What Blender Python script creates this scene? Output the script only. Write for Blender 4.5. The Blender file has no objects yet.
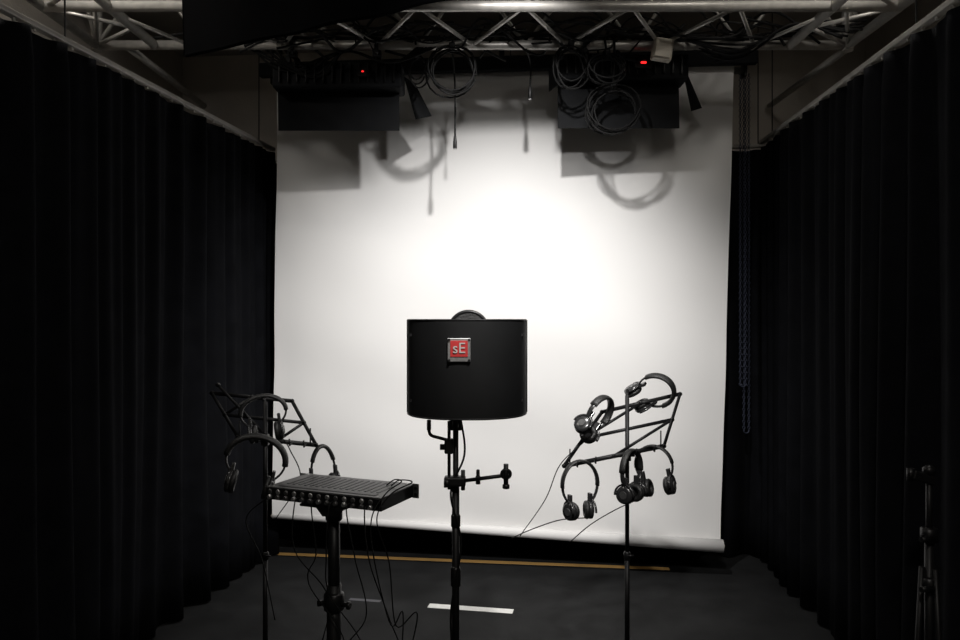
import bpy, bmesh, math, random
from mathutils import Vector, Matrix, Euler
random.seed(7)
F=747.0; EYE=1.5
def W(u,v,d):
    """image pixel coordinates + estimated depth -> metric world position"""
    return Vector(((u-480)*d/F, d, EYE-(v-320)*d/F))
scene=bpy.context.scene
# ------------------------------------------------------------ materials
def mat(name,col,rough=.6,metal=0,noise=0,nscale=20,bump=0,bscale=60,emit=None,estr=0,spec=.5,sheen=0):
    m=bpy.data.materials.new(name); m.use_nodes=True
    nt=m.node_tree; b=nt.nodes['Principled BSDF']
    b.inputs['Base Color'].default_value=(*col,1); b.inputs['Roughness'].default_value=rough
    b.inputs['Metallic'].default_value=metal; b.inputs['Specular IOR Level'].default_value=spec
    if sheen: b.inputs['Sheen Weight'].default_value=sheen
    tc=nt.nodes.new('ShaderNodeTexCoord')
    if noise:
        n=nt.nodes.new('ShaderNodeTexNoise'); n.inputs['Scale'].default_value=nscale; n.inputs['Detail'].default_value=6
        r=nt.nodes.new('ShaderNodeValToRGB')
        r.color_ramp.elements[0].position=.3; r.color_ramp.elements[1].position=.7
        r.color_ramp.elements[0].color=(*[c*(1-noise) for c in col],1)
        r.color_ramp.elements[1].color=(*[min(1,c*(1+noise)) for c in col],1)
        nt.links.new(tc.outputs['Object'],n.inputs['Vector']); nt.links.new(n.outputs['Fac'],r.inputs['Fac'])
        nt.links.new(r.outputs['Color'],b.inputs['Base Color'])
    if bump:
        n=nt.nodes.new('ShaderNodeTexNoise'); n.inputs['Scale'].default_value=bscale; n.inputs['Detail'].default_value=4
        bp=nt.nodes.new('ShaderNodeBump'); bp.inputs['Strength'].default_value=bump; bp.inputs['Distance'].default_value=.01
        nt.links.new(tc.outputs['Object'],n.inputs['Vector']); nt.links.new(n.outputs['Fac'],bp.inputs['Height'])
        nt.links.new(bp.outputs['Normal'],b.inputs['Normal'])
    if emit:
        b.inputs['Emission Color'].default_value=(*emit,1); b.inputs['Emission Strength'].default_value=estr
    return m
M_curt=mat('black_velvet',(.0062,.0066,.0082),.95,noise=.25,nscale=9,bump=.2,bscale=300,spec=.08)
M_flag=mat('black_molton',(.002,.002,.0024),.95,noise=.25,nscale=9,bump=.2,bscale=300,spec=.03)
M_floor=mat('dark_studio_floor',(.015,.0155,.016),.75,noise=.3,nscale=5,bump=.1,bscale=120,spec=.2)
M_wall=mat('grey_plaster',(.46,.425,.38),.9,noise=.12,nscale=3,bump=.15,bscale=90)
M_ceil=mat('ceiling_paint',(.36,.34,.31),.9,noise=.12,nscale=2,bump=.15,bscale=60)
M_paper=mat('seamless_paper',(.80,.795,.785),.9,noise=.015,nscale=2,bump=.03,bscale=15,spec=.2)
M_alu=mat('truss_aluminium',(.40,.385,.36),.42,metal=.4,noise=.15,nscale=30)
M_blk=mat('black_metal',(.008,.008,.0085),.45,noise=.2,nscale=40,spec=.3)
M_plas=mat('black_plastic',(.008,.008,.0085),.38,noise=.15,nscale=50,spec=.35)
M_hp=mat('headphone_plastic',(.026,.026,.027),.24,noise=.15,nscale=50,spec=.8)
M_matte=mat('matte_black_panel',(.0075,.008,.009),.8,noise=.2,nscale=12,spec=.15)
M_shield=mat('shield_metal',(.006,.0063,.0066),.6,noise=.15,nscale=12,spec=.25)
M_rub=mat('cable_rubber',(.005,.005,.005),.65,noise=.15,nscale=60,spec=.2)
M_cush=mat('leatherette_cushion',(.014,.014,.014),.42,noise=.2,nscale=60,bump=.3,bscale=200)
M_steel=mat('brushed_steel',(.5,.5,.5),.35,metal=.8,noise=.15,nscale=80)
M_dst=mat('dark_steel',(.12,.12,.12),.4,metal=.6,noise=.15,nscale=80)
M_top=mat('rack_top_metal',(.11,.11,.11),.42,metal=.5,noise=.2,nscale=60)
M_red=mat('red_badge',(.50,.035,.035),.45,noise=.08,nscale=30)
M_wht=mat('white_tape',(.85,.85,.82),.6,noise=.06,nscale=30)
M_bw=mat('badge_lettering',(.50,.45,.43),.5,noise=.05,nscale=30)
M_grt=mat('grey_tape',(.09,.09,.10),.6,noise=.1,nscale=30)
M_org=mat('orange_tape',(.58,.34,.11),.6,noise=.12,nscale=12)
M_cream=mat('cream_plastic',(.62,.57,.48),.5,noise=.05,nscale=20)
M_led=mat('red_led',(.3,.0,.0),.4,noise=.02,emit=(1,.02,.02),estr=2)
M_rail=mat('rail_aluminium',(.46,.44,.41),.5,metal=.2,noise=.1,nscale=20)
M_lens=mat('lamp_lens',(.9,.85,.75),.2,noise=.02,emit=(1,.9,.75),estr=3)
M_chain=mat('blue_steel_chain',(.05,.058,.09),.5,metal=.4,noise=.2,nscale=60)
# ------------------------------------------------------------ mesh builder
class B:
    def __init__(s,name): s.name=name; s.bm=bmesh.new(); s.mats=[]
    def mi(s,m):
        if m not in s.mats: s.mats.append(m)
        return s.mats.index(m)
    def face(s,vs,m,smooth=False):
        try: f=s.bm.faces.new(vs)
        except ValueError: return
        f.material_index=s.mi(m); f.smooth=smooth; return f
    def tube(s,pts,r,m,n=8,closed=False,radii=None,flat=1.0,up=None):
        pts=[Vector(p) for p in pts]; N=len(pts); rings=[]
        prev=None
        for i,p in enumerate(pts):
            if closed: t=pts[(i+1)%N]-pts[i-1]
            else: t=pts[min(i+1,N-1)]-pts[max(i-1,0)]
            if t.length<1e-9: t=Vector((0,0,1))
            t.normalize()
            if up is not None: a=Vector(up)
            elif prev is not None: a=prev
            else: a=Vector((0,0,1)) if abs(t.z)<.9 else Vector((1,0,0))
            a=a-t*a.dot(t)
            if a.length<1e-6: a=t.orthogonal()
            a.normalize(); prev=a; b=t.cross(a)
            rr=radii[i] if radii else r
            rings.append([s.bm.verts.new(p+a*math.cos(2*math.pi*k/n)*rr+b*math.sin(2*math.pi*k/n)*rr*flat) for k in range(n)])
        for i in range(N if closed else N-1):
            A=rings[i];C=rings[(i+1)%N]
            for k in range(n): s.face((A[k],A[(k+1)%n],C[(k+1)%n],C[k]),m,True)
        if not closed:
            s.face(rings[0][::-1],m); s.face(rings[-1],m)
    def cyl(s,p0,p1,r,m,r2=None,n=16): s.tube([p0,p1],r,m,n,radii=[r,r if r2 is None else r2])
    def lathe(s,o,ax,prof,m,n=24):
        """prof list of (distance along axis, radius)"""
        o=Vector(o);ax=Vector(ax).normalized()
        a=ax.orthogonal().normalized(); b=ax.cross(a); R=[]
        for h,r in prof: R.append([s.bm.verts.new(o+ax*h+(a*math.cos(2*math.pi*k/n)+b*math.sin(2*math.pi*k/n))*max(r,1e-4)) for k in range(n)])
        for i in range(len(R)-1):
            for k in range(n): s.face((R[i][k],R[i][(k+1)%n],R[i+1][(k+1)%n],R[i+1][k]),m,True)
        s.face(R[0][::-1],m); s.face(R[-1],m)
    def box(s,c,size,m,rot=None,bevel=0):
        rot=rot or Matrix.Identity(3)
        t=bmesh.new(); bmesh.ops.create_cube(t,size=1)
        for v in t.verts: v.co=Vector((v.co.x*size[0],v.co.y*size[1],v.co.z*size[2]))
        if bevel: bmesh.ops.bevel(t,geom=t.edges[:],offset=bevel,segments=2,affect='EDGES',profile=.5)
        mp={v:s.bm.verts.new(Vector(c)+rot@v.co) for v in t.verts}
        for f in t.faces: s.face([mp[v] for v in f.verts],m)
        t.free()
    def slab(s,quad,th,m):
        q=[Vector(p) for p in quad]; n=(q[1]-q[0]).cross(q[3]-q[0]).normalized()*th/2
        a=[s.bm.verts.new(p+n) for p in q]; b=[s.bm.verts.new(p-n) for p in q]; k=len(q)
        s.face(a,m); s.face(b[::-1],m)
        for i in range(k): s.face((a[i],b[i],b[(i+1)%k],a[(i+1)%k]),m)
    def circle(s,c,ax,R,r,m,n=40,k=8,sq=1.0):
        ax=Vector(ax).normalized(); a=ax.orthogonal().normalized(); b=ax.cross(a)
        s.tube([Vector(c)+(a*math.cos(2*math.pi*i/n)+b*sq*math.sin(2*math.pi*i/n))*R for i in range(n)],r,m,k,closed=True)
    def done(s):
        bmesh.ops.recalc_face_normals(s.bm,faces=s.bm.faces[:])
        me=bpy.data.meshes.new(s.name+'_mesh')
        s.bm.to_mesh(me); s.bm.free()
        for m in s.mats: me.materials.append(m)
        ob=bpy.data.objects.new(s.name,me); scene.collection.objects.link(ob)
        return ob
def cr(P,k=8):
    P=[Vector(p) for p in P]; Q=[2*P[0]-P[1]]+P+[2*P[-1]-P[-2]]; out=[]
    for i in range(1,len(Q)-2):
        a,b,c,d=Q[i-1:i+3]
        for j in range(k):
            t=j/k
            out.append(.5*((2*b)+(c-a)*t+(2*a-5*b+4*c-d)*t*t+(3*b-a-3*c+d)*t**3))
    out.append(P[-1]); return out
# ------------------------------------------------------------ room shell
BL=(-2.15,5.40);BR=(2.55,4.95);FR=(2.35,-1.5);FL=(-2.95,-1.5); CH=3.4
def wall(name,a,b,z0,z1,m,th=.1):
    w=B(name); d=Vector((b[0]-a[0],b[1]-a[1],0)).normalized(); n=Vector((-d.y,d.x,0))*th
    n=-n if (Vector((0,2,0))-Vector((a[0],a[1],0))).dot(n)>0 else n
    a=Vector((a[0],a[1],0));b=Vector((b[0],b[1],0))
    lo=[a,b,b+n,a+n]
    A=[w.bm.verts.new(p+Vector((0,0,z0))) for p in lo];C=[w.bm.verts.new(p+Vector((0,0,z1))) for p in lo]
    w.face(A,m);w.face(C,m)
    for i in range(4): w.face((A[i],A[(i+1)%4],C[(i+1)%4],C[i]),m)
    return w.done()
wall('wall_back',BR,BL,0,CH,M_wall)
wall('wall_left',BL,FL,0,CH,M_wall)
wall('wall_front',FL,FR,0,CH,M_wall)
wall('wall_right',FR,BR,0,CH,M_wall)
for nm,z0,m in(('floor',-.1,M_floor),('ceiling',CH,M_ceil)):
    b=B(nm); b.slab([(-3.2,-1.7,z0+.05),(2.8,-1.7,z0+.05),(2.8,5.6,z0+.05),(-3.2,5.6,z0+.05)],.1,m); b.done()
# ------------------------------------------------------------ curtains
def curtain(p0,p1,ztop,lam,amp,seed,flip=1):
    rnd=random.Random(seed); b=B('stage_curtain')
    p0=Vector((*p0,0));p1=Vector((*p1,0)); L=(p1-p0).length; d=(p1-p0)/L; n=Vector((-d.y,d.x,0))*flip
    N=int(L/lam*18); zs=[0.012,.3,.7,1.1,1.5,1.9,2.2,ztop-.12,ztop-.04,ztop]
    ph_=[rnd.uniform(0,6.28) for _ in range(8)]
    cols=[]
    for i in range(N+1):
        s=L*i/N; col=[]
        ph=s/lam*2*math.pi+1.7*math.sin(s*2.1+ph_[0])+1.0*math.sin(s*4.7+ph_[1])
        for z in zs:
            t=z/ztop
            a=amp*(1.15-.45*t)
            w=math.sin(ph+.5*math.sin(z*1.3+s*3)*(1-t))
            w=math.copysign(abs(w)**.9,w)
            w2=.40*math.sin(ph*1.83+ph_[2])*(.4+.6*t)
            big=.5*math.sin(s*3.1+ph_[3]+z*.35)
            o=a*(w*(.7+.45*math.sin(s*5.3+ph_[4]))+w2+big)
            if t>.97: o*=.8
            col.append(b.bm.verts.new(p0+d*(s+.02*math.sin(z*1.7+s*6)*(1-t))+n*o+Vector((0,0,z))))
        cols.append(col)
    for i in range(N):
        for j in range(len(zs)-1): b.face((cols[i][j],cols[i+1][j],cols[i+1][j+1],cols[i][j+1]),M_curt,True)
    ob=b.done()
    md=ob.modifiers.new('thickness','SOLIDIFY'); md.thickness=.004
    return ob
CT=2.57
curtain((-1.33,4.80),(-2.20,-.6),CT,.17,.036,1)
curtain((1.74,4.62),(1.46,-.6),CT,.17,.036,2)
curtain((-1.55,5.13),(1.95,4.68),CT,.19,.035,3)
def rail(p0,p1):
    b=B('curtain_rail'); p0=Vector((*p0,CT+.025));p1=Vector((*p1,CT+.025)); d=(p1-p0).normalized()
    mid=(p0+p1)/2; rot=Matrix((d,Vector((-d.y,d.x,0)),Vector((0,0,1)))).transposed()
    b.box(mid,((p1-p0).length,.035,.022),M_rail,rot,.004)
    L=(p1-p0).length; k=max(2,int(L/1.6))
    for i in range(k+1):
        q=p0+d*(.2+i*(L-.4)/k); b.cyl(q,Vector((q.x,q.y,CH)),.0035,M_blk,n=8)
    for i in range(int(L/.1)):
        q=p0+d*(.05+i*.1); b.box(q+Vector((0,0,-.016)),(.01,.008,.014),M_rail,rot)
    b.done()
rail((-1.33,4.80),(-2.20,-.6)); rail((1.74,4.62),(1.46,-.6)); rail((-1.55,5.13),(1.95,4.68))
# ------------------------------------------------------------ backdrop
b=B('paper_backdrop')
TL=Vector((-1.245,4.60,3.0));TR=Vector((1.49,4.38,2.98));BLc=Vector((-1.27,4.60,.285));BRc=Vector((1.405,4.38,.155))
nx,nz=60,50; G=[]
nrm=Vector((-.08,-1,0)).normalized()
for j in range(nz+1):
    v=j/nz; row=[]
    for i in range(nx+1):
        u=i/nx; p=(BLc.lerp(BRc,u)).lerp(TL.lerp(TR,u),v)
        o=.010*math.sin(u*9+v*2)*(1-v*.7)+.007*math.sin(u*23+1+v*3)*(1-v)+.007*math.sin(v*14+u*3)+.005*math.sin(v*31+u*9)*(1-v)
        o+=.03*max(0,(abs(u-.5)*2-.93)/.07)**2*(1-v)*.6
        row.append(b.bm.verts.new(p+nrm*o))
    G.append(row)
for j in range(nz):
    for i in range(nx): b.face((G[j][i],G[j][i+1],G[j+1][i+1],G[j+1][i]),M_paper,True)
ax=(BRc-BLc).normalized()
b.cyl(BLc+nrm*.012+Vector((0,0,.012)),BRc+nrm*.034+ax*.01+Vector((0,0,.030)),.016,M_paper,r2=.038,n=28)
b.cyl(BLc+nrm*.012-ax*.01+Vector((0,0,.012)),BRc+nrm*.034+ax*.02+Vector((0,0,.030)),.010,M_cream,n=20)
b.cyl(TL+nrm*-.05,TR+nrm*-.05,.05,M_paper,n=28)
b.cyl(TL+nrm*-.05-ax*.06,TR+nrm*-.05+ax*.09,.02,M_steel,n=20)
for q in(TL-ax*.05,TR+ax*.07):
    b.box(q+nrm*-.05+Vector((0,0,.03)),(.012,.07,.14),M_blk)
    b.cyl(q+nrm*-.05+Vector((0,0,.1)),Vector((q.x,q.y+.05,CH)),.008,M_blk,n=8)
b.done()
def chain(x,y,z0,z1,gap):
    b=B('roller_chain')
    for dx in(-gap/2,gap/2):
        z=z0
        while z<z1:
            b.circle((x+dx,y,z),(1,0,0) if int(round(z/.018))%2 else (0,1,0),.0075,.0022,M_chain,n=10,k=5); z+=.018
    pts=[(x+gap/2*math.cos(a),y,z0+gap/2*math.sin(a)) for a in [math.pi+i*math.pi/10 for i in range(11)]]
    b.tube(pts,.003,M_chain,6); b.done()
chain(1.555,4.42,1.12,2.98,.030); chain(1.59,4.46,.84,2.98,.03)
b=B('backdrop_roller_box')
c=(Vector((-1.40,4.56,3.02))+Vector((1.66,4.31,3.02)))/2
rz=Matrix.Rotation(math.atan2(-.25,3.06),3,'Z')
b.box(c,(2.95,.05,.085),M_matte,rz,.008)
for dx in(-1.3,0,1.3): b.box(c+rz@Vector((dx,0,.20)),(.03,.03,.36),M_blk,rz)
b.done()
# ------------------------------------------------------------ truss
b=B('lighting_truss'); R=.024; r=.010
yb,yf,zl,zu=3.86,3.38,2.92,3.30
x0,x1=-1.98,1.90
for y in(yb,yf):
    for z in(zl,zu): b.cyl((x0,y,z),(x1,y,z),R,M_alu)
def lace(p,q,s,t,n):
    """zig-zag between chord p->q and chord s->t"""
    p,q,s,t=map(Vector,(p,q,s,t))
    for i in range(n):
        a=p.lerp(q,i/n);c=s.lerp(t,(i+.5)/n);e=p.lerp(q,(i+1)/n)
        b.cyl(a,c,r,M_alu,n=8);b.cyl(c,e,r,M_alu,n=8)
lace((x0,yb,zl),(x1,yb,zl),(x0,yf,zl),(x1,yf,zl),8)
lace((x0,yb,zl),(x1,yb,zl),(x0,yb,zu),(x1,yb,zu),7)
lace((x0,yf,zl),(x1,yf,zl),(x0,yf,zu),(x1,yf,zu),7)
for xa,xb in((x0,x0+.30),(x1,x1-.30)):
    for x in(xa,xb):
        for z in(zl,zu): b.cyl((x,yb,z),(x,-.8,z),R,M_alu)
    lace((xa,yb,zl),(xa,-.8,zl),(xb,yb,zl),(xb,-.8,zl),10)
    lace((xa,yb,zl),(xa,-.8,zl),(xa,yb,zu),(xa,-.8,zu),10)
for x in(x0,x1): b.cyl((x,yb,zl-.03),(x,yb,zu+.03),R*1.15,M_alu); b.cyl((x,yb,zu),(x,yb,CH),.012,M_blk,n=8)
for x in(x0+.15,x1+.02): b.cyl((x,yb,zl-.0),(x,4.95,zl-.0),R*.8,M_alu)
for x in(-1.2,0,1.2): b.cyl((x,yf,zu),(x,yf,CH),.010,M_blk,n=8)
truss=b.done()
# ------------------------------------------------------------ LED wash lights
def wash(xc,zc,w,y,side,tilt,pz):
    b=B('stage_wash_light')
    b.box((xc,y,zc),(w,.17,.13),M_matte,None,.01)
    for i in range(14): b.box((xc-w/2+.04+i*(w-.08)/13,y-.09,zc+.01),(.006,.02,.10),M_blk)
    b.box((xc,y+.088,zc),(w*.94,.006,.10),M_plas)
    rot=Matrix.Rotation(tilt,3,'X')
    cz=zc-.065-pz/2
    b.box((xc-.01,y+.02,cz),(w*.96,.006,pz),M_matte,rot,.001)
    b.box((xc,y+.14,zc+.10),(w*.96,.14,.004),M_matte,Matrix.Rotation(.6,3,'X'))
    x=xc+side*w/2
    b.slab([(x,y+.04,zc+.03),(x+side*.05,y+.12,zc+.02),(x+side*.14,y+.16,zc-.15),(x+side*.06,y+.08,zc-.19)],.004,M_matte)
    x=xc-side*w/2
    b.slab([(x,y+.05,zc+.06),(x-side*.03,y+.16,zc+.06),(x-side*.03,y+.16,zc-.06),(x,y+.05,zc-.06)],.004,M_matte)
    for dx in(-w*.4,w*.4): b.cyl((xc+dx-.03,y+.02,zc-.07),(xc+dx+.03,y+.02,zc-.07),.008,M_blk,n=8)
    for dx in(-w*.32,w*.32):
        b.tube([(xc+dx,y,zc+.06),(xc+dx,y-.02,zc+.10),(xc+dx,yb,zl-.05)],.010,M_blk,8)
        b.circle((xc+dx,yb,zl),(1,0,0),.034,.010,M_blk,n=20)
        b.box((xc+dx,yb,zl-.045),(.045,.04,.03),M_blk,None,.004)
        b.cyl((xc+dx,yb-.06,zl-.045),(xc+dx,yb-.02,zl-.045),.012,M_blk,n=8)
    return b
b=wash(-.75,2.785,.68,4.0,1,.06,.20)
b.box((-.61,3.897,2.79),(.06,.022,.04),M_plas); b.box((-.61,3.884,2.793),(.011,.004,.005),M_led); b.done()
b=wash(.755,2.830,.68,4.0,1,-.05,.235)
b.box((.85,3.897,2.838),(.09,.03,.05),M_plas); b.box((.85,3.880,2.838),(.028,.004,.010),M_led); b.done()
b=B('junction_box'); p=W(662,50,3.78); b.box(p,(.10,.05,.11),M_cream,Matrix.Rotation(.15,3,'Y'),.008)
b.box(p+Vector((0,-.03,0)),(.08,.006,.09),M_cream,Matrix.Rotation(.15,3,'Y'),.002); b.cyl(p+Vector((0,.02,.03)),p+Vector((.0,.06,.05)),.008,M_blk); b.done()
# ------------------------------------------------------------ cables on truss
def coil(c,R,n,sq,seed,r=.0045):
    rnd=random.Random(seed); b=B('cable_coil'); c=Vector(c); pts=[]
    for i in range(n*20):
        a=i/20*2*math.pi; k=i//20
        rr=R*(1+.10*math.sin(k*2.3+seed)+.03*math.sin(3*a+k))
        pts.append(c+Vector((rr*math.cos(a)+.012*math.sin(k*1.7),.02*math.sin(a+k)+.01*((k%4)-1.5),rr*sq*math.sin(a)-.03*abs(math.sin(k*1.3)))))
    b.tube(pts,r,M_rub,6)
    top=c+Vector((0,0,R*sq))
    b.box(top+Vector((0,0,-.005)),(.03,.05,.035),M_rub,None,.006)
    b.tube(cr([top+Vector((0,0,-.01)),(top.x+.005,(top.y+yb)/2,max(top.z+.02,zl-.06)),(top.x,yb-.03,zl+.0),(top.x,yb,zl+.033),(top.x,yb+.03,zl)],5),.006,M_rub,6)
    b.done()
coil(W(452,68,3.80),.112,6,1.0,1)
coil(W(613,107,3.87),.125,7,.9,2)
coil(W(607,66,3.78),.09,4,.75,3)
coil(W(571,64,3.80),.085,4,1.2,4)
coil(W(417,68,3.92),.045,3,1.6,6)
def hang(u,v0,v1,d,bend=0):
    b=B('hanging_xlr_cable'); p1=W(u,v0,d); p2=W(u,v1,d)
    b.tube(cr([W(u-22,42,yb-.02),W(u-10,38,yb),W(u-3,52,yb),(p1*.6+p2*.4)+Vector((bend,0,0)),p2],8),.005,M_rub,6)
    b.lathe(p2+Vector((0,0,.005)),(0,0,-1),[(0,.005),(.015,.008),(.03,.0095),(.035,.0105),(.07,.0105),(.072,.009)],M_blk,14)
    b.lathe(p2+Vector((0,0,-.063)),(0,0,-1),[(0,.009),(.008,.009)],M_steel,14)
    b.done()
hang(455,55,136,4.0); hang(530,50,86,3.95,.004)
b=B('cable_bundle'); rnd=random.Random(11)
for k in range(36):
    xa=rnd.uniform(-1.35,1.5); n=rnd.randint(2,5); P=[]
    for i in range(n+1):
        x=xa+i*rnd.uniform(.10,.22)
        if x>1.8: break
        P.append((x,rnd.uniform(yb-.16,yb+.06),zl+rnd.choice([.035,.03,-.04,-.06,.05,.1,.06])+rnd.uniform(-.02,.03)))
    if len(P)>2: b.tube(cr(P,7),rnd.uniform(.004,.008),M_rub,6)
for k in range(6):
    xa=rnd.uniform(-.3,1.2); P=[(xa,yf+.05,zl+.04),(xa+.2,yf+.2,zl+.06),(xa+.35,yb-.1,zl+.03),(xa+.6,yb,zl+.04)]
    b.tube(cr(P,7),.005,M_rub,6)
for z,y in((zl+.035,yb-.02),(zl+.03,yb+.03)):
    P=[(-1.7+i*.2,y+rnd.uniform(-.015,.015),z+rnd.uniform(-.02,.02)) for i in range(18)]
    b.tube(cr(P,5),.008,M_rub,6)
for k in range(10):
    P=[(1.0+rnd.uniform(-.1,.1),yb+rnd.uniform(-.05,.05),zl+.04),(1.3,yb+rnd.uniform(-.2,.05),zl-rnd.uniform(0,.10)),(1.55,yb-rnd.uniform(0,.2),zl+.04),(1.82+rnd.uniform(-.05,.1),yb-.2,zl+rnd.uniform(-.05,.06))]
    b.tube(cr(P,7),.006,M_rub,6)
for k in range(10):
    P=[(-1.1+rnd.uniform(-.2,.2),yb,zl+.04),(-.95+rnd.uniform(-.1,.1),yb+.05,zl-.10-rnd.uniform(0,.06)),(-.7,yb+.03,zl-.02),(-.45,yb,zl-.09),(-.2+rnd.uniform(-.1,.1),yb-.02,zl+.04)]
    b.tube(cr(P,7),.0055,M_rub,6)
b.done()
# black flag hanging from the truss
b=B('black_fabric_flag')
A=Vector((-1.22,3.10,2.60)); C=Vector((-.10,2.56,2.605)); N=24
top=[];bot=[]
for i in range(N+1):
    p=A.lerp(C,i/N); w=.006*math.sin(i*.8)
    bot.append(p+Vector((w,w,.003*math.sin(i*.9)))); top.append(Vector((p.x-.02,p.y,3.24)))
n_=Vector((.004,.008,0))
for s_ in(1,-1):
    for i in range(N):
        q=[bot[i]+n_*s_,bot[i+1]+n_*s_,top[i+1]+n_*s_,top[i]+n_*s_]
        b.face([b.bm.verts.new(v) for v in q],M_flag,True)
b.tube([top[0],top[-1]],.016,M_blk,10); b.tube([bot[i] for i in range(N+1)],.010,M_flag,8)
b.tube([bot[0],top[0]],.010,M_flag,8)
for i in(2,12,22): b.cyl(top[i],Vector((top[i].x,top[i].y,CH)),.006,M_blk,n=8)
b.done()
# ------------------------------------------------------------ tape on floor
def tape(p,q,w,m,z=.0015):
    b=B('floor_tape'); p=Vector((*p,z));q=Vector((*q,z)); n=Vector((-(q-p).y,(q-p).x,0)).normalized()*w/2
    b.slab([p-n,q-n,q+n,p+n],.002,m); b.done()
tape((-.27,3.92),(.17,3.84),.055,M_wht)
tape((-.70,4.01),(-.53,3.98),.03,M_grt)
tape((-1.30,4.79),(1.14,4.50),.045,M_org)
# ------------------------------------------------------------ acoustic shield + mic stand
b=B('acoustic_shield'); cx=-.045; N=40
def prof(t,k): return Vector((cx+(.205-k)*math.copysign(abs(math.sin(t))**.85,math.sin(t)),2.60-(.20-k)*math.cos(t)**.9 if math.cos(t)>1e-6 else 2.60,0))
ts=[-math.pi/2+math.pi*i/N for i in range(N+1)]
zt,zb_=1.50,1.18
O=[prof(t,0) for t in ts]; I=[prof(t,.028) for t in ts]
Z=lambda p,z:Vector((p.x,p.y,z))
def strip(P,Q,za,zb,m):
    pv=[(b.bm.verts.new(Z(P[i],za)),b.bm.verts.new(Z(Q[i],zb))) for i in range(len(P))]
    for i in range(len(P)-1): b.face((pv[i][0],pv[i+1][0],pv[i+1][1],pv[i][1]),m,True)
strip(O,O,zb_,zt,M_shield); strip(I,I,zb_,zt,M_cush); strip(O,I,zt,zt,M_blk); strip(O,I,zb_,zb_,M_blk)
for e in(0,-1): b.face([b.bm.verts.new(v) for v in(Z(O[e],zb_),Z(I[e],zb_),Z(I[e],zt),Z(O[e],zt))],M_blk)
for z in(zt,zb_): b.tube([Z(p,z) for p in O],.003,M_blk,6)
for e in(0,-1): b.tube([Z(O[e],zb_),Z(O[e],zt)],.005,M_blk,6)
for i in(6,34):
    for z in(zt-.05,zb_+.05): b.cyl(Z(O[i],z)+Vector((0,.004,0)),Z(O[i],z)-Vector((0,.005,0)),.005,M_blk,n=10)
bx,bz=-.067,1.404; by=2.394
ang=Matrix.Rotation(-.05,3,'Z')
b.box((bx,by,bz),(.074,.008,.076),M_steel,ang,.002)
b.box((bx,by-.005,bz+.004),(.056,.004,.052),M_red,ang,.001)
for sx in(-1,1):
    for sz in(-1,1): b.cyl((bx+sx*.032,by-.003,bz+sz*.033),(bx+sx*.032,by-.008,bz+sz*.033),.004,M_blk,n=10)
def letters(b,txt,loc,size,m):
    cu=bpy.data.curves.new('t','FONT'); cu.body=txt; cu.size=size; cu.extrude=.0012; cu.align_x='CENTER'; cu.align_y='CENTER'
    o=bpy.data.objects.new('t',cu); scene.collection.objects.link(o); bpy.context.view_layer.update()
    me=bpy.data.meshes.new_from_object(o); RX=Matrix.Rotation(math.pi/2,3,'X')
    vs=[b.bm.verts.new(Vector(loc)+RX@v.co) for v in me.vertices]
    for p in me.polygons: b.face([vs[i] for i in p.vertices],m)
    bpy.data.objects.remove(o); bpy.data.curves.remove(cu); bpy.data.meshes.remove(me)
try: letters(b,'sE',(bx,by-.0095,bz+.005),.048,M_bw)
except Exception as e: print('txt',e)
b.box((-.08,2.43,1.20),(.05,.05,.05),M_blk,None,.006)
b.tube([(-.08,2.43,1.19),(-.08,2.43,1.15),(-.08,2.52,1.15)],.009,M_blk,10)
b.box((-.08,2.515,1.15),(.04,.04,.04),M_blk,None,.005)
b.done()
b=B('condenser_microphone')
mx,my=-.04,2.60
b.circle((mx,my,1.462),(0,1,0),.068,.006,M_plas,n=44)
b.lathe((mx,my-.002,1.462),(0,1,0),[(0,.066),(.003,.066)],M_cush,36)
b.lathe((mx,my+.06,1.30),(0,0,1),[(0,.015),(.005,.024),(.09,.025),(.095,.026),(.15,.026),(.165,.02),(.17,.008)],M_steel,24)
b.circle((mx,my+.06,1.33),(0,0,1),.042,.004,M_blk); b.circle((mx,my+.06,1.37),(0,0,1),.042,.004,M_blk)
for k in range(4):
    a=k*math.pi/2+.4; b.cyl((mx+.042*math.cos(a),my+.06+.042*math.sin(a),1.33),(mx+.042*math.cos(a),my+.06+.042*math.sin(a),1.37),.003,M_blk,n=6)
b.tube(cr([(mx,my+.02,1.40),(mx,my+.04,1.30),(mx-.02,my,1.22),(-.08,2.52,1.17)],6),.005,M_blk,8)
b.cyl((mx,my+.06,1.30),(-.08,2.52,1.19),.008,M_blk,n=10)
b.done()
px,py=-.082,2.52
b=B('microphone_stand')
b.cyl((px,py,1.19),(px,py,.62),.0095,M_blk); b.cyl((px,py,.95),(px,py,.14),.0125,M_blk)
b.lathe((px,py,.80),(0,0,1),[(0,.013),(.005,.016),(.04,.016),(.045,.013)],M_plas,16)
b.lathe((px,py,.60),(0,0,1),[(0,.013),(.005,.017),(.06,.017),(.07,.013)],M_plas,16)
b.cyl((px-.022,py-.005,1.16),(px-.022,py-.005,.93),.0055,M_blk,n=10)
b.tube(cr([W(452,441,2.50),W(440,438,2.50),W(430,434,2.50),W(429,421,2.50)],5),.0055,M_blk,8)
b.box(W(429,425,2.50),(.014,.014,.035),M_blk,None,.003)
b.box(W(449,446,2.50),(.03,.03,.05),M_blk,None,.005); b.cyl(W(440,447,2.50),W(452,447,2.50),.010,M_plas)
b.box(W(455,481,2.50),(.072,.04,.032),M_blk,None,.006); b.cyl(W(444,483,2.49),W(450,483,2.49),.016,M_plas,n=12)
b.cyl(W(463,470,2.49),W(463,490,2.49),.007,M_blk,n=10)
b.cyl(W(462,481,2.50),W(508,475,2.46),.0065,M_blk,n=10)
b.box(W(478,474,2.49),(.012,.012,.03),M_blk,None,.003); b.cyl(W(478,476,2.49),W(478,484,2.49),.008,M_blk)
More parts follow.
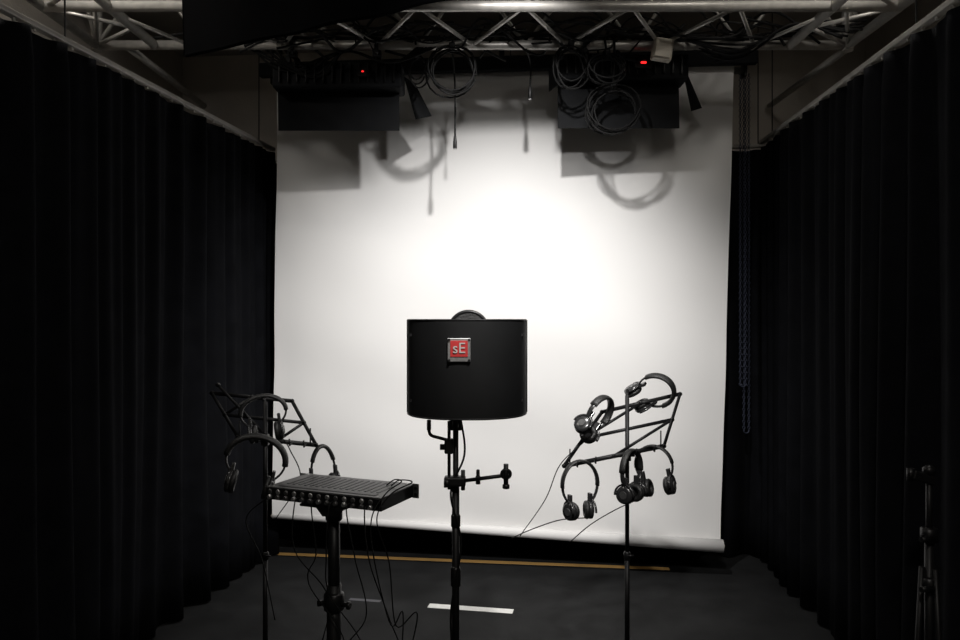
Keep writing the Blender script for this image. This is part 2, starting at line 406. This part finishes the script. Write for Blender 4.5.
b.cyl(W(506,464,2.46),W(506,484,2.46),.008,M_blk,n=12); b.circle(W(506,474,2.46),(0,1,.2),.014,.006,M_blk,n=20)
b.lathe(W(506,484,2.46),(0,0,-1),[(0,.006),(.002,.012),(.014,.012),(.016,.007)],M_plas,12)
b.lathe((px,py,.10),(0,0,1),[(0,.018),(.01,.026),(.06,.026),(.075,.016)],M_plas,18)
for k in range(3):
    a=k*2.094+.5; e=(px+.30*math.cos(a),py+.30*math.sin(a),.012)
    b.cyl((px,py,.13),e,.009,M_blk,n=10); b.cyl((px+.27*math.cos(a),py+.27*math.sin(a),.024),e,.012,M_rub,n=10)
b.tube(cr([(px+.016,py-.01,1.18),(px+.03,py-.02,1.05),(px-.016,py-.018,.92),(px+.018,py-.02,.75),(px-.016,py-.02,.5),(px+.016,py-.02,.25),(px+.1,py-.1,.01),(px+.5,py-.3,.008)],8),.0035,M_rub,6)
b.done()
# ------------------------------------------------------------ headphones
def headphones(top,rot=(0,0,0),a=.078,bb=.09,e0=-50,sc=1.0,cup=.036,cab=None,toe=0,bw=.014):
    """top = hanging point at the inner crown; local x = ear to ear, z up"""
    b=B('headphones'); Rm=Euler([math.radians(v) for v in rot]).to_matrix()
    top=Vector(top); T=lambda x,y,z:top+Rm@(Vector((x,y,z))*sc)
    pts=[]; n=30
    for i in range(n+1):
        t=math.radians(e0+(180-2*e0)*i/n); pts.append((a*math.cos(t),bb*(math.sin(t)-1)))
    up=Rm@Vector((0,1,0))
    band=[T(x,0,z) for x,z in pts]
    m0=[i for i in range(n+1) if 5<=i<=n-5]
    b.tube([band[i] for i in m0],bw*sc,M_cush,10,up=up,flat=.45)
    b.tube(band,.010*sc,M_hp,8,up=up,flat=.42)
    for sgn,(x,z) in((1,pts[0]),(-1,pts[-1])):
        zc=z-.030; dirx=-sgn
        ax=Rm@Vector((dirx*math.cos(toe),math.sin(toe)*.6,0)).normalized()
        c=T(x,0,zc)
        b.box(T(x,0,z+.012),(.012*sc,.024*sc,.05*sc),M_hp,Rm,.002)
        yk=[T(x+sgn*.006,.040*math.cos(u),zc+.040*math.sin(u)) for u in[ -.1+i*(math.pi+.2)/12 for i in range(13)]]
        b.tube(yk,.0045*sc,M_hp,6)
        b.lathe(c-ax*.014*sc,ax,[(0,.010*sc),(.002*sc,cup*.75*sc),(.006*sc,cup*.95*sc),(.016*sc,cup*sc),(.020*sc,cup*.95*sc)],M_hp,24)
        b.lathe(c-ax*.0155*sc,ax,[(0,cup*.4*sc),(.003*sc,cup*.45*sc)],M_dst,20)
        b.circle(c+ax*.014*sc,ax,(cup-.010)*sc,.011*sc,M_cush,n=26,k=8)
        b.lathe(c+ax*.006*sc,ax,[(0,(cup-.012)*sc),(.003*sc,(cup-.012)*sc)],M_rub,20)
    if cab:
        p=T(pts[0][0],0,pts[0][1]-.062)
        b.tube(cr([p]+[Vector(q) for q in cab],8),.0022,M_rub,6)
    return b.done()
# ------------------------------------------------------------ music stands
def music_stand(C,base,poletop,extra=()):
    b=B('music_stand'); tl,tr,br,bl=C
    def bar(p,q,w=.008,):
        b.tube([p,q],w,M_blk,8,flat=.55,up=(0,.2,1))
        for e in(p,q): b.lathe(e+Vector((0,.006,0)),(0,-1,0),[(0,.004),(.002,.009),(.010,.009),(.012,.004)],M_plas,10)
    bar(tl,tr);bar(tr,br);bar(bl,br,.009);bar(tl,bl)
    m1=tl.lerp(bl,.5);m2=tr.lerp(br,.5); bar(m1,m2,.007)
    mt=tl.lerp(tr,.5);mb=bl.lerp(br,.5)
    bar(mb,m2,.006);bar(m1,mt,.006)
    for k in(.12,.3,.7,.88):
        p=bl.lerp(br,k); b.tube([p,p+Vector((0,-.045,-.004)),p+Vector((0,-.05,.022))],.0035,M_blk,6)
    for p in(bl.lerp(br,.05),bl.lerp(br,.95)): b.tube([p,p+Vector((.0,-.03,.01)),p+Vector((0,-.03,.07))],.003,M_blk,6)
    x,y,_=base; z1=poletop.z
    b.cyl(Vector((x,y,.12)),Vector((x,y,.55)),.010,M_blk); b.cyl(Vector((x,y,.5)),Vector((x,y,z1-.02)),.0085,M_blk); b.tube([Vector((x,y,z1-.03)),poletop],.007,M_blk,8)
    b.lathe((x,y,.53),(0,0,1),[(0,.010),(.004,.014),(.03,.014),(.034,.010)],M_plas,14)
    b.cyl((x,y-.012,.55),(x+.025,y-.012,.55),.004,M_plas,n=8)
    b.box(Vector((x,y,mb.z)),(.028,.03,.045),M_plas,None,.004); b.cyl(Vector((x-.03,y,mb.z)),Vector((x+.03,y,mb.z)),.007,M_plas,n=10)
    b.tube([Vector((x,y,mb.z)),mb],.007,M_blk,8)
    b.lathe((x,y,.10),(0,0,1),[(0,.013),(.005,.020),(.045,.020),(.05,.012)],M_plas,14)
    for k in range(3):
        a=k*2.094+1.0; e=Vector((x+.27*math.cos(a),y+.27*math.sin(a),.010))
        b.tube([Vector((x,y,.13)),Vector((x+.2*math.cos(a),y+.2*math.sin(a),.07)),e],.007,M_blk,8,flat=.6); b.cyl(e-Vector((0,0,.004)),e+Vector((0,0,.015)),.011,M_rub,n=8)
    for p,q in extra: bar(p,q,.006)
    b.done()
music_stand((W(602,412,3.12),W(680,394,3.10),W(664,446,3.0),W(564,466,3.0)),(.595,3.02,0),W(627,390,3.06))
music_stand((W(212,393,3.08),W(292,401,3.06),W(316,445,2.98),W(238,437,3.00)),(-.868,3.02,0),W(263,396,3.05),
            extra=[(W(218,385,3.07),W(268,438,3.0))])
headphones(W(580,461,2.97),(0,0,20),a=.078,bb=.092,e0=-55,cab=[W(560,520,2.96),W(530,530,3.2),W(512,538,3.5)],toe=.5)
headphones(W(632,450,2.96),(0,4,52),a=.078,bb=.080,cab=[W(615,510,2.95),W(590,525,3.1),W(570,542,3.3)])
headphones(W(650,446,3.00),(0,-12,-30),a=.075,bb=.078,e0=-45)
headphones(W(610,400,3.06),(25,38,60),a=.07,bb=.075,cab=[W(560,465,3.0),W(545,500,3.1),W(520,536,3.4)],bw=.018)
headphones(W(672,385,3.04),(45,58,10),a=.07,bb=.078,bw=.020)
headphones(W(261,396,2.98),(0,-8,14),a=.088,bb=.066,cab=[W(290,450,2.96),W(300,480,3.0),W(275,520,3.0)],bw=.020)
headphones(W(262,437,2.80),(0,14,12),a=.108,bb=.088,e0=-46,cup=.044,bw=.026,cab=[W(246,520,2.85),W(262,560,2.9),W(275,620,2.95)])
headphones(W(322,446,3.03),(0,-3,28),a=.05,bb=.12,e0=0,bw=.018)
# ------------------------------------------------------------ rack unit on stand
L=Vector((-.78,2.68,0));Nn=Vector((-.323,2.49,0)); dx=(Nn-L).normalized(); dy=Vector((-dx.y,dx.x,0))
Rr=Matrix((dx,dy,Vector((0,0,1)))).transposed(); zt=.902
cc=(L+Nn)/2+dy*.125
b=B('rack_headphone_amplifier')
def rb(x,y,z,sx,sy,sz,m,bv=0): b.box(cc+Rr@Vector((x,y,0))+Vector((0,0,z)),(sx,sy,sz),m,Rr,bv)
rb(0,0,zt-.022,.475,.24,.044,M_blk,.002)
rb(0,0,zt,.47,.235,.002,M_top)
rb(0,.125,zt-.022,.483,.006,.046,M_steel,.001)
rb(0,-.122,zt-.022,.465,.004,.040,M_plas)
for s in(-1,1):
    rb(s*.246,.112,zt-.022,.026,.004,.052,M_dst,.001)
    for z in(.010,.033):
        p=cc+Rr@Vector((s*.249,.104,0))+Vector((0,0,zt-z)); b.cyl(p,p+dy*.006,.0055,M_blk,n=8)
for i in range(13):
    x=-.215+i*.0345
    p=cc+Rr@Vector((x,-.126,0))+Vector((0,0,zt-.014)); b.lathe(p+dy*.004,-dy,[(0,.009),(.004,.009),(.006,.006)],M_steel if i%2 else M_dst,14)
    p=p+Vector((0,0,-.018)); b.lathe(p+dy*.004,-dy,[(0,.009),(.005,.009),(.012,.007)],M_steel if i%3==0 else M_dst,12)
for i in range(16): rb(-.19+i*.025,.02,zt+.0016,.010,.15,.0016,M_plas)
rb(.0,-.085,zt+.0018,.40,.022,.0016,M_plas)
for sx in(-1,1):
    for sy in(-1,1):
        p=cc+Rr@Vector((sx*.215,sy*.105,0))+Vector((0,0,zt)); b.cyl(p,p+Vector((0,0,.003)),.004,M_steel,n=8)
b.done()
sy_=2.66; sx_=(334-480)*2.66/F
b=B('equipment_stand')
b.box((sx_,sy_,zt-.050),(.18,.16,.010),M_blk,Rr,.003)
for q in(-.06,.06): b.slab([(sx_-.05,sy_+q,zt-.055),(sx_+.05,sy_+q,zt-.055),(sx_+.028,sy_+q,zt-.085),(sx_-.028,sy_+q,zt-.085)],.006,M_blk)
b.lathe((sx_,sy_,zt-.115),(0,0,1),[(0,.026),(.005,.030),(.055,.030),(.062,.028)],M_blk,20)
b.cyl((sx_,sy_,zt-.10),(sx_,sy_,.45),.021,M_blk,n=20); b.cyl((sx_,sy_,.56),(sx_,sy_,.10),.026,M_blk,n=20)
b.lathe((sx_,sy_,.465),(0,0,1),[(0,.027),(.006,.036),(.06,.036),(.068,.027)],M_plas,20)
b.cyl((sx_+.03,sy_-.02,.495),(sx_+.065,sy_-.03,.495),.008,M_blk); b.lathe((sx_+.05,sy_-.03,.495),(1,-.2,0),[(0,.008),(.003,.014),(.012,.014),(.015,.010)],M_plas,12)
b.cyl((sx_-.03,sy_-.03,.505),(sx_-.05,sy_-.04,.505),.010,M_plas)
b.lathe((sx_,sy_,.24),(0,0,1),[(0,.03),(.004,.036),(.05,.036),(.055,.03)],M_plas,18)
b.lathe((sx_,sy_,.08),(0,0,1),[(0,.03),(.004,.036),(.04,.036),(.045,.03)],M_plas,18)
for k in range(3):
    a=k*2.094+.2; u=Vector((math.cos(a),math.sin(a),0)); o=Vector((sx_,sy_,0))
    e=o+u*.42+Vector((0,0,.014)); b.tube([o+u*.03+Vector((0,0,.265)),e],.011,M_blk,10); b.tube([o+u*.03+Vector((0,0,.10)),o+u*.24+Vector((0,0,.125))],.008,M_blk,8)
    b.cyl(e-u*.03+Vector((0,0,.012)),e,.015,M_rub,n=10)
b.done()
b=B('audio_cables'); rnd=random.Random(5)
for k in range(5):
    st=cc+Rr@Vector((.20-.07*k,-.135,0))+Vector((0,0,zt-.02))
    P=[st+dy*.01,st-dy*.03+Vector((0,0,-.02)),st+Vector((.02*rnd.uniform(-1,1),-.03,-.18)),st+Vector((.05*rnd.uniform(-1,2),.02,-.30-.1*rnd.random())),
       st+Vector((.12*rnd.uniform(-.5,1),.03,-.55)),Vector((st.x+rnd.uniform(-.1,.12),st.y+rnd.uniform(-.1,.1),.02)),Vector((st.x+rnd.uniform(-.2,.15),st.y+rnd.uniform(-.3,.0),.006))]
    b.tube(cr(P,9),.0022,M_rub,6)
for k in range(2):
    s=cc+Rr@Vector((.16+.02*k,.05,0))+Vector((0,0,zt+.004))
    P=[s,s+Vector((.03,.0,.02)),s+Vector((.06+.02*k,-.06,.025)),s+Vector((.02,-.17,.01)),s+Vector((-.02,-.23,-.06)),s+Vector((-.01+.03*k,-.23,-.2)),s+Vector((.04,-.2,-.42)),s+Vector((.08+.03*k,-.2,-.38)),s+Vector((.07,-.2,-.6)),Vector((s.x+.05,s.y-.2,.006))]
    b.tube(cr(P,9),.0024,M_rub,6)
b.done()
# ------------------------------------------------------------ folded light stand right
b=B('light_stand'); x,y=1.455,2.42
b.cyl((x,y,.10),(x,y,.80),.014,M_blk); b.cyl((x,y,.75),(x,y,.99),.010,M_blk)
b.box((x-.02,y,.99),(.075,.03,.03),M_plas,Matrix.Rotation(.3,3,'Y'),.005); b.lathe((x+.0,y,1.0),(0,0,1),[(0,.012),(.004,.02),(.02,.02),(.03,.008)],M_plas,14)
b.cyl((x-.06,y,.98),(x-.06,y,1.02),.012,M_plas)
for z in(.78,.62,.3):
    b.lathe((x,y,z),(0,0,1),[(0,.015),(.004,.026),(.045,.026),(.05,.015)],M_plas,14); b.cyl((x,y-.02,z+.02),(x-.05,y-.04,z+.02),.009,M_plas,n=10)
for k in range(3):
    a=k*2.094+.9; u=Vector((math.cos(a),math.sin(a),0)); o=Vector((x,y,0))
    b.tube([o+u*.022+Vector((0,0,.70)),o+u*.04+Vector((0,0,.35)),o+u*.06+Vector((0,0,.012))],.009,M_blk,8)
    b.tube([o+u*.02+Vector((0,0,.32)),o+u*.04+Vector((0,0,.42))],.005,M_blk,6); b.cyl(o+u*.06+Vector((0,0,.0)),o+u*.058+Vector((0,0,.03)),.013,M_rub,n=10)
b.done()
# ------------------------------------------------------------ lamps
def spot(loc,aim,power,size,blend,rad,col):
    loc=Vector(loc);d=(Vector(aim)-loc).normalized()
    b=B('stage_spotlight')
    o=loc-d*.26
    b.lathe(o,d,[(0,.03),(.02,.07),(.12,.085),(.24,.085),(.24,.078),(.20,.075)],M_blk,24)
    b.lathe(o+d*.19,d,[(0,.074),(.004,.074)],M_lens,24)
    s=d.cross(Vector((0,0,1))).normalized()
    c=o+d*.12; t=Vector((c.x,c.y,CH-.03)); h=Vector((c.x,c.y,c.z+.14))
    b.tube([c+s*.088,c+s*.10,h+s*.1,h,t],.007,M_blk,8); b.tube([c-s*.088,c-s*.10,h-s*.1,h],.007,M_blk,8)
    b.cyl(t,Vector((c.x,c.y,CH)),.03,M_blk); b.done()
    l=bpy.data.lights.new('spot_lamp','SPOT'); l.energy=power; l.spot_size=math.radians(size); l.spot_blend=blend; l.shadow_soft_size=rad; l.color=col
    ob=bpy.data.objects.new('stage_spotlight_lamp',l); scene.collection.objects.link(ob); ob.location=loc; ob.rotation_euler=d.to_track_quat('-Z','Y').to_euler()
spot((.24,2.80,3.02),(.0,4.5,.9),160,100,1.0,.028,(1,.975,.955))
spot((.26,1.25,2.75),(.0,4.5,1.0),335,60,1.0,.05,(1,.975,.955))
def added_fill(x,y,e):  # out-of-view fill with its own housing, added to brighten truss and upper walls
    b=B('added_fill_housing'); b.lathe((x,y,CH),(0,0,-1),[(0,.16),(.02,.18),(.05,.18),(.06,.16)],M_cream,28); b.lathe((x,y,CH-.058),(0,0,-1),[(0,.15),(.012,.13)],M_lens,28); b.done()
    l=bpy.data.lights.new('added_fill_light','AREA'); l.shape='DISK'; l.size=.3; l.energy=e; l.color=(1,.95,.88)
    ob=bpy.data.objects.new('added_fill_lamp',l); scene.collection.objects.link(ob); ob.location=(x,y,CH-.09)
added_fill(.3,.2,25); added_fill(-1.75,2.9,12); added_fill(1.6,2.9,10)
w=bpy.data.worlds.new('world'); scene.world=w; w.use_nodes=True
w.node_tree.nodes['Background'].inputs[0].default_value=(.5,.52,.6,1); w.node_tree.nodes['Background'].inputs[1].default_value=.02
# ------------------------------------------------------------ camera
cam=bpy.data.cameras.new('camera'); co=bpy.data.objects.new('camera',cam); scene.collection.objects.link(co)
co.location=(0,0,EYE); co.rotation_euler=(math.pi/2,0,0); cam.sensor_width=36; cam.lens=36*F/960; cam.clip_start=.05
scene.camera=co
scene.view_settings.view_transform='Standard'
